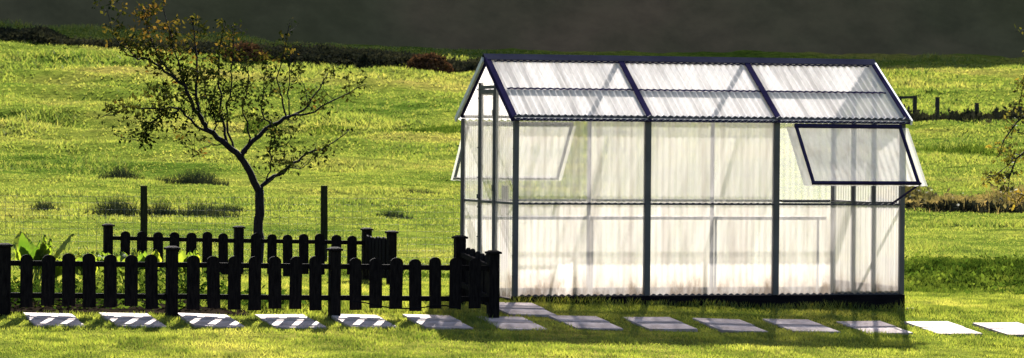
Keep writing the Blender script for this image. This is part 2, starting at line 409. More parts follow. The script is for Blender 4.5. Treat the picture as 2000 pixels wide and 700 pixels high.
# rails
for s, y in ((0, -.004), (1, W-.03)):
    for i in range(3):
        if True: MB().box(i*B+.031, (i+1)*B-.031, y+.014, y+.034, ZM-.012, ZM+.012).build('rail', M['frame'], gh)
    MB().box(-.024, L+.024, y+(.0 if s == 0 else .0), y+.034, ZE, ZE+.03).build('eave_beam', M['rafter'], gh)
for i in range(3):
    wavy('closure_strip', i*B+.03, (i+1)*B-.03, -.018, ZM-.008, ZM+.006)
    wavy('closure_strip', i*B+.03, (i+1)*B-.03, -.018, .053, .066)
# gutter along the eave, scalloped by the sheet ends
MB().box(-.05, L+.05, -.075, -.045, ZE-.03, ZE-.004).build('gutter', M['rafter'], gh, bevel=.004)
wavy('closure_strip', -.05, L+.05, -.083, ZE+.004, ZE+.028, amp=.009)
# wall sheets
up = (0,0,1)
for i in range(3):
    for s, y, nn in ((0, 0, (0,-1,0)), (1, W, (0,1,0))):
        corr('wall_panel', (i*B+.01, y-.0, 0), (1,0,0), up, nn, B-.02, ZM-.002, .05)
        if not ((s == 0 and i == 2) or (s == 1 and i == 0)):
            corr('wall_panel', (i*B+.01, y, 0), (1,0,0), up, nn, B-.02, ZE-.004, ZM+.002, 'sheet' if s == 0 else 'sheetdim')
def zroof(n): return ZE+(ZR-ZE)*(1-abs(n-W/2)/(W/2))
# gable ends
GP = (.73, 1.28)
for x, s in ((0, -1), (L, 1)):
    nn = (s, 0, 0); xo = x
    if s == -1:
        corr('gable_panel', (x,.03,0), (0,1,0), up, nn, GP[0]-.045, lambda t: zroof(t+.03)-.012, .032)
        corr('gable_panel', (x,GP[1]+.015,0), (0,1,0), up, nn, W-GP[1]-.045, lambda t: zroof(t+GP[1]+.015)-.012, .032)
        corr('gable_panel', (x,GP[0]+.015,0), (0,1,0), up, nn, GP[1]-GP[0]-.03, lambda t: zroof(t+GP[0]+.015)-.012, 2.13)
    else:
        corr('gable_panel', (x,.03,0), (0,1,0), up, nn, W-.06, lambda t: zroof(t+.03)-.012, .132)
    for n0 in GP:
        m = MB().box(x-.016 if s < 0 else x-.03, x+.03 if s < 0 else x+.016, n0-.014, n0+.014, .04, zroof(n0)-.012)
        if s < 0: screws(m, x-.017, n0, [.3,.6,.9,1.2,1.5,1.8,2.0], (1,0))
        m.build('gable_post', M['frame'], gh, bevel=.002)
    for a, b in ((.042, GP[0]-.016), (GP[0]+.016, GP[1]-.016), (GP[1]+.016, W-.042)):
        if s < 0 and a == GP[0]+.016: continue
        MB().box(x-.004, x+.02, a, b, ZM-.012, ZM+.012).build('rail', M['frame'], gh)
    MB().box(x-.018, x+.02, GP[0]+.016, GP[1]-.016, 2.09, 2.125).build('lintel', M['frame'], gh)
# door in the left gable
dr = MB().box(-.016, .012, GP[0]+.018, GP[0]+.045, .05, 2.085).box(-.016, .012, GP[1]-.045, GP[1]-.018, .05, 2.085)
dr.box(-.014, .010, GP[0]+.046, GP[1]-.046, .05, .09).box(-.014, .010, GP[0]+.046, GP[1]-.046, 2.045, 2.085).box(-.014, .010, GP[0]+.046, GP[1]-.046, ZM-.014, ZM+.014)
door = dr.build('door', M['frame'], gh, bevel=.002)
corr('door_panel', (-.002, GP[0]+.046, 0), (0,1,0), up, (-1,0,0), GP[1]-GP[0]-.092, 2.044, .092, parent=door)
MB().box(-.045, -.017, GP[1]-.075, GP[1]-.05, .99, 1.03).box(-.045, -.035, GP[1]-.11, GP[1]-.05, 1.0, 1.02).build('door_handle', M['foam'], door)
for z in (.4, 1.1, 1.85): MB().box(-.026, -.017, GP[0]-.01, GP[0]+.03, z-.03, z+.03).build('hinge', M['frame'], door)
# roof
SL = math.hypot(W/2, ZR-ZE); ux = Vector((0, W/2, ZR-ZE)).normalized(); nx = Vector((0, -(ZR-ZE), W/2)).normalized()
ux2 = Vector((0, -W/2, ZR-ZE)).normalized(); nx2 = Vector((0, (ZR-ZE), W/2)).normalized()
for i in range(3):
    for (o, u, nn) in (((i*B, -.005, ZE+.03), ux, nx), ((i*B, W+.005, ZE+.03), ux2, nx2)):
        corr('roof_panel', (o[0]+(-.04 if i == 0 else .012), o[1], o[2]), (1,0,0), u, nn, B+(.028 if i != 1 else -.024), SL-.015, -.09, 'sheetroof', amp=.009)
# rafters (inside) and cover bars (outside) at every bay line; purlins
for i in range(4):
    x = i*B+(-.035 if i == 0 else .035 if i == 3 else 0)
    for (y0, u, nn) in ((-.005, ux, nx), (W+.005, ux2, nx2)):
        p = Vector((x, y0, ZE+.03)); a = p-u*.075+nn*.018; b = p+u*(SL-.02)+nn*.018
        MB().bar(a, b, (.056 if 0 < i < 3 else .045) if y0 < 0 else .03, .012, nn).build('cover_bar', M['rafter'], gh)
        MB().bar(p-nn*.035+u*.03, b-nn*.053, .03 if y0 < 0 else .02, .05 if y0 < 0 else .03, nn).build('rafter', M['rafter'], gh)
for (y0, u, nn) in ((-.005, ux, nx), (W+.005, ux2, nx2)):
    for i in range(3):
        a = Vector((i*B+.05, y0, ZE+.03))+u*(SL*.44)
        MB().bar(a-nn*.032, a+Vector((B-.1,0,0))-nn*.032, .028, .04, nn).build('purlin', M['rafter'], gh)
        for (t, r) in ((.44, .013), (.925, .010)):
            k = int((B-.04)/PITCHC*6); m = MB(); vs = []; fs = []
            for j in range(k+1):
                xx = i*B+.02+(B-.04)*j/k; am = .007*math.cos(2*math.pi*xx/PITCHC)
                c = Vector((xx, y0, ZE+.03))+u*(SL*t)+nn*(.012)
                vs += [c-u*r+u*am, c+u*r+u*am, c+u*r+u*am-nn*.004, c-u*r+u*am-nn*.004]
            for j in range(k):
                for q in range(4): fs.append((4*j+q, 4*j+4+q, 4*j+4+(q+1)%4, 4*j+(q+1)%4))
            m.add(vs, fs).build('closure_strip', M['rafter'], gh)
# ridge cap
m = MB()
m.add([(-.07, W/2-.085, ZR+.012), (L+.07, W/2-.085, ZR+.012), (L+.07, W/2, ZR+.068), (-.07, W/2, ZR+.068), (-.07, W/2+.085, ZR+.012), (L+.07, W/2+.085, ZR+.012),
       (-.07, W/2-.085, ZR+.004), (L+.07, W/2-.085, ZR+.004), (L+.07, W/2, ZR+.060), (-.07, W/2, ZR+.060), (-.07, W/2+.085, ZR+.004), (L+.07, W/2+.085, ZR+.004)],
      [(0,1,2,3), (3,2,5,4), (6,9,8,7), (9,10,11,8), (0,6,7,1), (4,5,11,10), (0,3,9,6), (3,4,10,9), (1,7,8,2), (2,8,11,5)])
m.build('ridge_cap', M['cap'], gh)
# barge boards: pale edge strips closing both roof ends
for x in (-.062, L+.062):
    for (y0, u, nn) in ((-.005, ux, nx), (W+.005, ux2, nx2)):
        p = Vector((x, y0, ZE+.03))
        MB().bar(p-u*.09+nn*.0, p+u*(SL-.03)+nn*.0, .022, .055, nn).build('barge_board', M['rafter'] if (x < 0 and y0 < 0) else M['white'], gh, bevel=.003)
# propped flaps
def flap(x0, x1, yh, s, ang=41, Lw=.745):
    z0 = ZE-.055; a = math.radians(ang)
    d = Vector((0, s*math.sin(a), -math.cos(a))); nn = Vector((0, s*math.cos(a), math.sin(a)))
    p0 = Vector((x0, yh, z0)); p1 = Vector((x1, yh, z0))
    m = MB()
    m.bar(p0, p1, .03, .05, nn) if False else m.bar(p0, p1, .03, .036, d); m.bar(p0+d*Lw, p1+d*Lw, .03, .028, d)
    m.bar(p0+Vector((.016,0,0))+d*.023, p0+Vector((.016,0,0))+d*(Lw-.019), .026, .028, nn)
    m.bar(p1-Vector((.016,0,0))+d*.023, p1-Vector((.016,0,0))+d*(Lw-.019), .026, .028, nn)
    w = m.build('window', M['rafter'] if s < 0 else M['frame'], gh, bevel=.002)
    ov = .085 if s < 0 else .03
    corr('window_panel', p0+Vector((-ov,0,0))-d*.0-nn*.022, (1,0,0), d, nn, x1-x0+2*ov, Lw+.02, 0, 'sheetflap' if s < 0 else 'sheetdim', parent=w)
    xs_ = x1-.02 if s < 0 else x0+.6
    q = Vector((xs_+.03, yh, z0))+d*Lw
    MB().bar(q, Vector((xs_-.06, (0 if s < 0 else W)+s*.03, ZM+.01)), .016, .016).build('window_stay', M['rafter'], w)
    return w
flap(2.88, 4.03, -.06, -1)
flap(.05, 1.20, W+.06, 1)
MB().box(2.80, 3.30, .028, .045, ZM+.016, ZM+.034).build('window_sill', M['frame'], gh)
MB().box(3.301, 4.03, .028, .045, ZM+.016, ZM+.028).build('window_sill', M['frame'], gh)
# bench dimly seen inside
bn = empty('potting_bench', (*LN(.12, 1.3), 0), A)
tag(bn, 'long pale shelf dimly seen through the translucent wall of the greenhouse', 'bench')
MB().box(0, 3.75, .25, .45, .765, .80).build('bench_top', M['bench'], bn)
for xx in (.02, 1.22, 2.575, 3.72):
    for yy in (.425,): MB().box(xx, xx+.02, yy, yy+.02, -.08, .764).build('leg', M['bench'], bn)

bl, bn_ = np.meshgrid(np.linspace(-7.2, -2.9, 90), np.linspace(-1.16, .95, 40))
bx_, by_ = LN(bl, bn_); bed_o = gridmesh('soil', bx_, by_, G(bx_, by_)+.012+.05*(fbm(bl*4, bn_*4, 88)-.35), M['soil']); tag(bed_o, kind='structure')
# greenhouse floor: bare soil sheet
fl = []
for (l0, n0) in ((.05,.05), (L-.05,.05), (L-.05,W-.05), (.05,W-.05)):
    xx, yy = LN(l0, n0); fl.append((xx, yy, g(xx, yy)+.03))
fo = MB().add(fl, [(0,1,2,3)]).build('soil', M['soil']); tag(fo, kind='structure')

# ------------------------------------------------------------------ paving slabs
slab_names = {
 -7: 'leftmost slab of the path, shaded, below the tall leafy plant and the picket fence',
 -6: 'shaded slab with sun streaks just left of the foot of the second front fence post',
 -5: 'shaded slab with sun streaks just right of the foot of the second front fence post',
 -4: 'slab striped by picket shadows just left of the foot of the third front fence post',
 -3: 'slab striped by picket shadows just right of the foot of the third front fence post',
 -2: 'shaded slab midway between the third front fence post and the fence corner post',
 -1: 'half shaded slab directly in front of the corner post of the picket fence',
  0: 'shaded pinkish slab in front of the left greenhouse bay, next to the corner slab',
  1: 'shaded pinkish slab below the first inner post of the greenhouse wall',
  2: 'shaded pinkish slab below the middle of the middle greenhouse bay',
  3: 'shaded pinkish slab below the second inner post of the greenhouse wall',
  4: 'shaded slab below the open flap, the last one inside the greenhouse shadow',
  5: 'bright white sunlit slab just right of the greenhouse shadow',
  6: 'bright white sunlit slab cut by the right edge of the photo'}
def slab(l0, l1, n0, n1, th=.035):
    cx, cy = LN((l0+l1)/2, (n0+n1)/2); m = MB(); zc = g(cx, cy)+random.uniform(.014, .024); tl = random.uniform(-.006, .006)
    jit = [random.uniform(-.012, .012) for _ in range(8)]
    nm = (n0+n1)/2
    for (a, b, q) in ((n0, nm-.004, 0), (nm+.004, n1, 1)):
        vs = []
        for dz in (-th, 0):
            for (ll, nn, e) in ((l0+jit[q], a, -1), (l1+jit[q+2], a, 1), (l1+jit[q+2], b, 1), (l0+jit[q], b, -1)):
                xx, yy = LN(ll, nn)
                vs.append((xx-cx, yy-cy, -.02*(ll-(l0+l1)/2)+.082*(nn-nm)+tl*e+dz+(.004 if q else 0)))
        m.add(vs, [(0,3,2,1),(4,5,6,7),(0,1,5,4),(1,2,6,5),(2,3,7,6),(3,0,4,7)])
    o = m.build('paving_slab', M['stone'], bevel=.005); o.location = (cx, cy, zc); return o
for k in range(-7, 7):
    l0 = -.02+(.713 if k < 0 else .73)*k+random.uniform(-.015, .015); wd_ = (.455 if k < 0 else .48)+random.uniform(-.015, .02); nf = -1.20 if k < 0 else -1.13
    tag(slab(l0, l0+wd_, nf-.84+random.uniform(-.03, .03), nf+random.uniform(-.02, .02)), slab_names[k], 'paving slab', 'slabs of the stepping path along the fence and greenhouse')
tag(slab(-.38, .10, -1.08, -.22), 'single slab set behind the path at the greenhouse corner by the fence end', 'paving slab', 'slabs of the stepping path along the fence and greenhouse')

# ------------------------------------------------------------------ picket fences
def post_m(x, y, z, h=.65, w=.10):
    m = MB().box(x-w/2, x+w/2, y-w/2, y+w/2, z-.1, z+h-.035)
    m.box(x-w*.66, x+w*.66, y-w*.66, y+w*.66, z+h-.034, z+h-.012)
    k = w*.55
    m.add([(x-k,y-k,z+h-.0115), (x+k,y-k,z+h-.0115), (x+k,y+k,z+h-.0115), (x-k,y+k,z+h-.0115), (x-k*.6,y-k*.6,z+h), (x+k*.6,y-k*.6,z+h), (x+k*.6,y+k*.6,z+h), (x-k*.6,y+k*.6,z+h)],
          [(0,3,2,1),(4,5,6,7),(0,1,5,4),(1,2,6,5),(2,3,7,6),(3,0,4,7)])
    return m
def picket_m(c, dirv, w, zb, zt, yo, tilt=0):
    """board with rounded top standing across direction dirv"""
    r = w/2; poly = [(-r, zb), (r, zb)]
    for i in range(0, 9):
        t = math.pi*i/8; poly.append((r*math.cos(t), zt-r*.8+r*.8*math.sin(t)))
    m = MB().prism(poly, yo-.011, yo+.011); out = []
    for (a, b, z) in m.v:
        a2 = a+tilt*(z-zb); out.append((c[0]+dirv[0]*a2-dirv[1]*b, c[1]+dirv[1]*a2+dirv[0]*b, c[2]+z))
    m.v = out; return m
def picket_run(root, pts, npick, h=.65, skipfirst=False, yo=-.045, skiplast=False):
    """pts: (l,n) post positions; everything in greenhouse-aligned local axes with root at pts[0]"""
    o = pts[0]; zs = []
    for (l, nn) in pts:
        xx, yy = LN(l, nn); zs.append(float(G(xx, yy, False))-root.location.z)
    for i, (l, nn) in enumerate(pts):
        if i == 0 and skipfirst: continue
        post_m(l-root['o'][0], nn-root['o'][1], zs[i], h+random.uniform(-.01, .01)).build('post', M['fence'], root, bevel=.004)
    for i in range(len(pts)-1):
        a = Vector((pts[i][0]-root['o'][0], pts[i][1]-root['o'][1], zs[i])); b = Vector((pts[i+1][0]-root['o'][0], pts[i+1][1]-root['o'][1], zs[i+1]))
        d = (b-a); ln = Vector((d.x, d.y, 0)).length; u = Vector((d.x, d.y, 0)).normalized()
        for hz in (.185, .475):
            MB().bar(a+u*.052+Vector((0,0,hz)), b-u*.052+Vector((0,0,hz)), .032, .048).build('rail', M['fence'], root, bevel=.003)
        np_ = npick if not hasattr(npick, '__len__') else npick[i]
        for j in range(np_):
            t = (j+1)/(np_+1); c = a+(b-a)*t
            du = u if u.x >= 0 else -u
            picket_m(c, (du.x, du.y), .116+random.uniform(-.006, .005), .085+random.uniform(-.02, .015), .565+random.uniform(-.01, .01), yo, random.gauss(0, .018)).build('picket', M['fence'], root)
def fence_root(name, o):
    xx, yy = LN(*o); r = empty(name, (xx, yy, float(G(xx, yy, False))), A); r['o'] = o; return r
f0 = (-.60, -1.27)
fr = fence_root('picket_fence', f0)
tag(fr, 'near black picket fence with round topped boards along the paving slabs', 'fence', 'picket fences round the vegetable bed')
picket_run(fr, [f0]+[(-.60-1.53*k, -1.27) for k in range(1, 6)], 7)
picket_run(fr, [f0, (-.60, -.12)], 6, skipfirst=True, yo=-.04)
del fr['o']
r0 = (.474, 7.69)
rr = fence_root('picket_fence', r0)
tag(rr, 'farther dark picket fence behind the vegetable bed, in front of the apple tree', 'fence', 'picket fences round the vegetable bed')
picket_run(rr, [r0]+[(.474-1.55*k, 7.69) for k in range(1, 3)], 7)
picket_run(rr, [r0, (.474, 6.54)], 6, skipfirst=True, yo=-.04)
del rr['o']
# hose along the fence foot
pp = [P(a, b, 33.0) for a, b in ((685,588),(715,592),(745,599),(780,603),(810,603),(840,599),(870,597),(900,604))]
hs = MB().tube([p-pp[0] for p in pp], .006, 6).build('garden_hose', M['hose']); hs.location = pp[0]
tag(hs, 'thin black hose sagging along the foot of the near picket fence', 'hose')

# ------------------------------------------------------------------ wire fence
wf = empty('wire_fence', (*P(632, 500, 47).xy, 0)); bx, by, _ = wf.location
tag(wf, 'wire netting fence on round wooden posts behind the picket fences', 'fence')
wx = [P(p, 500, 47).x for p in (-420, -72, 280, 632, 985)]
for i, xx in enumerate(wx):
    z0 = g(xx, by); zt = P([-420,-72,280,632,985][i], 363, 47).z
    m = MB().tube([(xx-bx, 0, z0-.2), (xx-bx+.005, 0, z0+.5), (xx-bx, 0, zt)], [.048, .047, .045], 12); m.build('post', M['post'], wf)
m = MB(); zb = g(wx[2], by)-.15
for k in range(12): m.bar((wx[0]-bx, .05, zb+.04+.085*k), (wx[-1]-bx, .05, zb+.04+.085*k), .0034, .0034)
k = int((wx[-1]-wx[0])/.12)
for i in range(k): m.bar((wx[0]-bx+i*.12, .05, zb), (wx[0]-bx+i*.12, .05, zb+.98), .0034, .0034)
m.build('wire_netting', M['wire'], wf)

# ------------------------------------------------------------------ apple tree
TD = 46.0
def limb_pts(path, dz):
    n = len(path); out = []
    for i, (a, b) in enumerate(path): out.append(P(a, b, TD+dz*(i/(n-1))+0))
    return out
base = P(505, 535, TD); base.z = g(base.x, base.y)
tree = empty('apple_tree', base)
tag(tree, 'small open apple tree with bare twisting limbs and sparse leaves turning orange at the top', 'tree')
tb = MB(); tips = []
def grow(path, r0, r1, dz0=0, dz1=0):
    n = len(path); pts = []
    for i, (a, b) in enumerate(path):
        t = i/(n-1); pts.append(P(a, b, TD+dz0+(dz1-dz0)*t))
    # smooth subdivide with jitter
    q = []
    for i in range(n-1):
        p0 = pts[max(i-1, 0)]; p1 = pts[i]; p2 = pts[i+1]; p3 = pts[min(i+2, n-1)]
        for s in range(3):
            t = s/3; v = .5*((2*p1)+(p2-p0)*t+(2*p0-5*p1+4*p2-p3)*t*t+(3*p1-p0-3*p2+p3)*t**3)
            if i+s: v = v+Vector([random.gauss(0, .012) for _ in range(3)])
            q.append(v)
    q.append(pts[-1]); m = len(q)
    rr_ = [r0+(r1-r0)*i/(m-1) for i in range(m)]
    tb.tube([v-base for v in q], rr_, 7); tips.append((q, r1)); return q
ALL = []
ALL.append((grow([(505,540),(506,470),(507,415),(507,372)], .068, .058), 0, 0))
specs = [
 ([(507,378),(490,340),(470,308),(445,284),(415,262),(396,240)], .050, .030, 0, -.35, .15),
 ([(396,240),(380,212),(366,182),(350,160),(322,140),(292,118),(262,112),(236,96)], .028, .007, -.35, -.9, 1),
 ([(507,378),(518,355),(545,340),(575,318),(600,300),(640,284),(682,254)], .030, .005, 0, .5, .5),
 ([(470,308),(494,272),(530,245),(566,228)], .034, .024, -.1, .3, .4),
 ([(566,228),(600,206),(625,172),(641,142)], .018, .005, .3, .8, .8),
 ([(566,228),(602,222),(640,200),(682,182),(716,164)], .016, .004, .3, .1, .7),
 ([(445,284),(434,250),(430,200),(427,150),(430,100),(440,50)], .020, .005, -.2, .3, 1),
 ([(456,292),(444,240),(447,190),(452,140),(458,96),(452,50)], .016, .004, -.1, -.4, .9),
 ([(560,230),(548,190),(540,155),(556,100),(566,45)], .013, .004, .3, -.2, .8),
 ([(566,228),(562,180),(566,130),(572,90)], .010, .004, .3, .6, .7),
 ([(530,245),(512,222),(514,180),(522,122)], .012, .004, .1, .5, 1),
 ([(415,262),(384,246),(350,216),(302,216),(262,210),(230,216),(196,230)], .018, .005, -.3, -1.0, 1),
 ([(350,216),(312,228),(288,250),(270,276)], .012, .004, -.5, -.9, 1.6),
 ([(396,240),(384,190),(386,130),(380,80),(374,40)], .022, .005, -.35, .4, 1.2),
 ([(366,182),(350,120),(330,70),(322,5)], .014, .004, -.5, -.2, 1.3),
 ([(345,156),(312,112),(288,66),(280,14)], .014, .004, -.6, -.8, 1.5),
 ([(270,112),(240,90),(218,60),(214,8)], .008, .003, -.8, -.8, 1.1),
 ([(440,282),(415,284),(392,292),(376,300)], .008, .003, -.2, -.6, .8),
 ([(520,352),(530,320),(528,290),(540,262)], .010, .004, .1, -.4, 1),
 ([(518,362),(560,330),(590,330),(618,300)], .010, .003, 0, -.5, 1),
 ([(415,262),(420,230),(400,180),(410,140)], .012, .004, -.3, -.8, 1.3),
 ([(480,300),(486,250),(474,205),(486,160),(480,110)], .014, .004, 0, -.5, 1.1),
 ([(384,190),(356,180),(330,190),(316,172)], .008, .003, -.2, .2, 1.3),
 ([(600,206),(596,176),(582,150)], .007, .003, .4, .4, .9),
 ([(560,325),(556,290),(570,262)], .007, .003, .3, .1, .9),
]
dark = []; rust = []
for path, a, b, d0, d1, dens in specs:
    q = grow(path, a, b, d0, d1); ALL.append((q, dens, a))
def twig(p, d, ln, r, depth, dens):
    pts = [p]; cur = Vector(d).normalized()
    for s in range(4):
        cur = (cur+Vector([random.gauss(0, .22) for _ in range(3)])+Vector((0,0,.10))).normalized()
        pts.append(pts[-1]+cur*ln/4)
    tb.tube([v-base for v in pts], [r, r*.8, r*.6, r*.45, r*.3], 4)
    for v in pts[1:]:
        for _ in range(int(random.uniform(.8, 3.3)*dens)):
            o = v+Vector([random.gauss(0, .028) for _ in range(3)])
            hi = o.z > P(400, 118, TD).z
            (rust if random.random() < (.42 if hi else .05) else dark).append(o)
    if depth > 0:
        for _ in range(2):
            i = random.randint(1, 3); twig(pts[i], (cur+Vector([random.gauss(0, .7) for _ in range(3)])), ln*.6, r*.5, depth-1, dens)
for q, dens, a in ALL[1:]:
    n = len(q)
    for i in range(max(2, n//4), n):
        if random.random() < .85*min(dens, 1.15):
            d = Vector((random.gauss(0, .7), random.gauss(0, .7), random.uniform(-.25, 1.0)))
            twig(q[i], d, random.uniform(.10, .34), .0045, 1, dens)
    for _ in range(int(5*dens)):
        v = q[-1]+Vector([random.gauss(0, .03) for _ in range(3)])
        dark.append(v)
def clump(lst, px, py, dz, s, n):
    c = P(px, py, TD+dz)
    for _ in range(n): lst.append(c+Vector([random.gauss(0, s) for _ in range(3)]))
for px, py, dz, s, n in ((252,215,-.9,.09,60),(275,245,-.9,.09,90),(282,275,-.9,.08,55),(430,110,.2,.07,50),(682,182,.1,.05,28),(300,110,-.7,.11,70),(385,160,-.1,.12,70),(350,240,-.5,.1,40),
                         (430,160,0,.1,60),(470,205,-.3,.1,50),(480,120,-.4,.09,40),(540,290,-.2,.1,40),(640,215,.4,.05,16),(505,190,.3,.09,40),(340,190,-.4,.12,60),(420,215,-.4,.11,60)): clump(dark, px, py, dz, s, n)
for px, py, dz, s, n in ((215,60,-.8,.06,28),(285,45,-.8,.09,60),(325,60,-.3,.08,50),(375,70,.3,.07,34),(440,70,.3,.06,30),(350,260,-.6,.06,24),(395,296,-.6,.05,14),(300,135,-.7,.05,20),(540,178,.2,.04,10),(380,110,.1,.07,26),(620,212,.4,.04,12)): clump(rust, px, py, dz, s, n)
tb.build('trunk', M['bark'], tree, smooth=True)
bb = np.array([tuple(v-base) for v in dark]); npmesh('crown', leaves(bb, .057, .35, .3), 4, M['leafdark'], tree)
bb = np.array([tuple(v-base) for v in rust]); npmesh('autumn_leaves', leaves(bb, .058, .35, .3), 4, M['leafrust'], tree)
print('tree leaves', len(dark), len(rust))

# ------------------------------------------------------------------ tree at the right edge, only its outer branches in view
RD = 40.0
rb = P(2130, 560, RD); rb.z = g(rb.x, rb.y)
rt = empty('fruit_tree', rb); tag(rt, 'tree standing off the right edge whose thin branches with yellowing leaves hang into view', 'tree')
tm = MB(); lv = []
def rgrow(path, r0, r1, d0, d1):
    pts = [P(a, b, RD+d0+(d1-d0)*i/(len(path)-1))-rb for i, (a, b) in enumerate(path)]
    tm.tube(pts, [r0+(r1-r0)*i/(len(pts)-1) for i in range(len(pts))], 6); return [p+rb for p in pts]
rgrow([(2130,600),(2126,480),(2120,400),(2112,330)], .06, .045, 0, 0)
brs = [([(2112,340),(2060,300),(2010,290),(1985,310),(1972,345),(1968,380)], .018, .003, 0, -.5),
       ([(2112,330),(2060,240),(2015,215),(1985,240),(1960,275),(1952,300)], .018, .003, 0, -.7),
       ([(2112,330),(2070,180),(2020,120),(1998,170),(1990,210)], .02, .003, 0, .2),
       ([(2112,400),(2050,380),(2010,372),(1985,395)], .012, .003, 0, -.3),
       ([(2112,330),(2100,200),(2080,80),(2040,10),(2004,60)], .03, .004, 0, .1),
       ([(1985,310),(1960,330),(1940,345),(1926,340)], .005, .002, -.2, -.4)]
for pth, a, b, d0, d1 in brs:
    q = rgrow(pth, a, b, d0, d1)
    for i in range(1, len(q)):
        for s in range(7):
            c = q[i-1].lerp(q[i], random.random())
            d = Vector((random.gauss(-.2, .6), random.gauss(0, .6), random.gauss(-.2, .6))).normalized()*random.uniform(.06, .2)
            tm.tube([c-rb, c+d*.5-rb, c+d-rb], [.003, .0025, .0015], 4)
            for t in range(6): lv.append(c+d*random.uniform(.3, 1)+Vector([random.gauss(0, .02) for _ in range(3)])-rb)
tm.build('trunk', M['bark'], rt, smooth=True)
npmesh('crown', leaves(np.array([tuple(v) for v in lv]), .055, .3, .4), 4, M['leafyellow'], rt)

# ------------------------------------------------------------------ vegetable bed plants
def bigleaf(m, p, az, el, ln, wd, curl=.5):
    """broad crinkled leaf on a stalk"""
    d = Vector((math.cos(az)*math.cos(el), math.sin(az)*math.cos(el), math.sin(el))); s = Vector((-math.sin(az), math.cos(az), 0)); up_ = d.cross(s)*-1
    st = p+d*ln*.45; m.tube([p, p+d*ln*.2, st], [.008, .007, .005], 5)
    nu, nv = 9, 6; vs = []; fs = []
    for i in range(nu+1):
        t = i/nu; wv = wd*math.sin(math.pi*min(1, (t*.93+.07))**.75)*.5
        for j in range(-nv//2, nv//2+1):
            k = j/(nv/2); c = st+d*(t*ln*.55)-Vector((0,0,1))*(curl*ln*.5*t*t*(.4+abs(math.cos(el))))
            vs.append(c+s*k*wv+up_*(abs(k)*wv*.25+.012*math.sin(i*2.1+j*1.7)))
    w = nv+1
    for i in range(nu):
        for j in range(nv): fs.append((i*w+j, i*w+j+1, (i+1)*w+j+1, (i+1)*w+j))
    m.add(vs, fs)
veg = [(62, 440, .62, 9, 'tall bright green leafy plant rising above the left end of the picket fence', 35.0),
       (100, 492, .36, 7, 'low leafy plant just right of the tall one behind the fence', 35.3),
       (172, 492, .42, 7, 'yellow green leafy plant behind the pickets left of the far fence corner post', 35.2),
       (195, 486, .40, 6, 'slender leafy plant touching the left of the far fence corner post', 36.2),
       (245, 482, .44, 8, 'darker green leafy plant right of the far fence corner post', 35.6),
       (288, 482, .42, 8, 'broad yellow leafy plant left of the second front fence post', 35.4),
       (362, 480, .43, 7, 'broad yellow leafy plant right of the second front fence post', 35.3)]
for px, ptop, ht, nl, lab, D in veg:
    nl = int(nl*1.6); ptop -= 8
    b = P(px, 560, D); b.z = g(b.x, b.y); top = P(px, ptop, D).z-b.z
    r = empty('leafy_plant', b); tag(r, lab, 'plant', 'leafy vegetables behind the picket fence')
    m = MB()
    for i in range(nl):
        el = random.uniform(1.0, 1.45) if i > 1 else 1.4
        bigleaf(m, Vector((random.gauss(0,.03), random.gauss(0,.03), 0)), random.uniform(0, 6.28), el, top*random.uniform(.75, 1.05)/max(.72, math.sin(el)), random.uniform(.12, .20), .35)
    m.build('foliage', M['chard'], r, smooth=True)

kk = 9000; ll = rng.uniform(-7.1, -2.2, kk); nn_ = rng.uniform(-.9, .9, kk); xx, yy = LN(ll, nn_); dn = fbm(ll*1.6, nn_*1.6, 93)
zz = G(xx, yy)+.30*np.clip((dn-.25)*2.2, .05, 1)*rng.random(kk); kk_ = dn > .36
low = npmesh('ground_cover', leaves(np.stack([xx, yy, zz], -1)[kk_], .055, .4), 4, M['weed'])
tag(low, 'low dark green leaves covering the soil of the vegetable bed behind the pickets', 'ground cover', kind='stuff')
# ------------------------------------------------------------------ rush tufts in the field
def tuft(px, py, D, w, h, lab, n=500, mat='rush'):
    c = P(px, py, D); c.z = g(c.x, c.y)
    n = int(n*1.2); h = h*1.15; w = w*.85; a = rng.normal(0, w/2.3, n); b = rng.normal(0, w/3, n)
    a = np.clip(a, -w*.75, w*.75)+rng.normal(0, .01, n); b = np.clip(b, -w*.5, w*.5); hh = h*rng.uniform(.35, 1, n)*np.clip(1.15-np.abs(a)/w, .25, 1)
    z = G(c.x+a, c.y+b)-c.z
    V = blades(a, b, hh, rng.uniform(.008, .016, n)*max(1, D/60), .8, z)
    o = npmesh('rush_tuft', V, 3, M[mat]); o.location = c
    tag(o, lab, 'rush tuft', 'dark rush tufts in the pasture')
tuft(236, 363, 68, .65, .30, 'dark rush tuft directly above the left wire fence post')
tuft(385, 372, 66, .85, .34, 'wide dark rush tuft between the left wire post and the apple trunk', 800)
tuft(318, 366, 67, .45, .2, 'small rush tuft right of the left wire post top', 300)
tuft(225, 440, 57, .7, .34, 'dark rush tuft behind the far fence corner post', 600)
tuft(310, 440, 57, .4, .3, 'rush tuft just right of the left wire fence post', 300)
tuft(398, 442, 57, .85, .26, 'low wide rush tuft left of the apple trunk near the far fence', 600)
tuft(450, 424, 58, .4, .14, 'small dark mound of rush beside the apple trunk', 250)
tuft(86, 438, 57, .35, .2, 'small rush tuft above the tall leafy plant', 200)
tuft(772, 424, 58, .45, .14, 'small dark rush mound in the grass left of the greenhouse', 250)
tuft(820, 375, 65, .7, .12, 'faint low rush patch left of the greenhouse, higher up', 250)

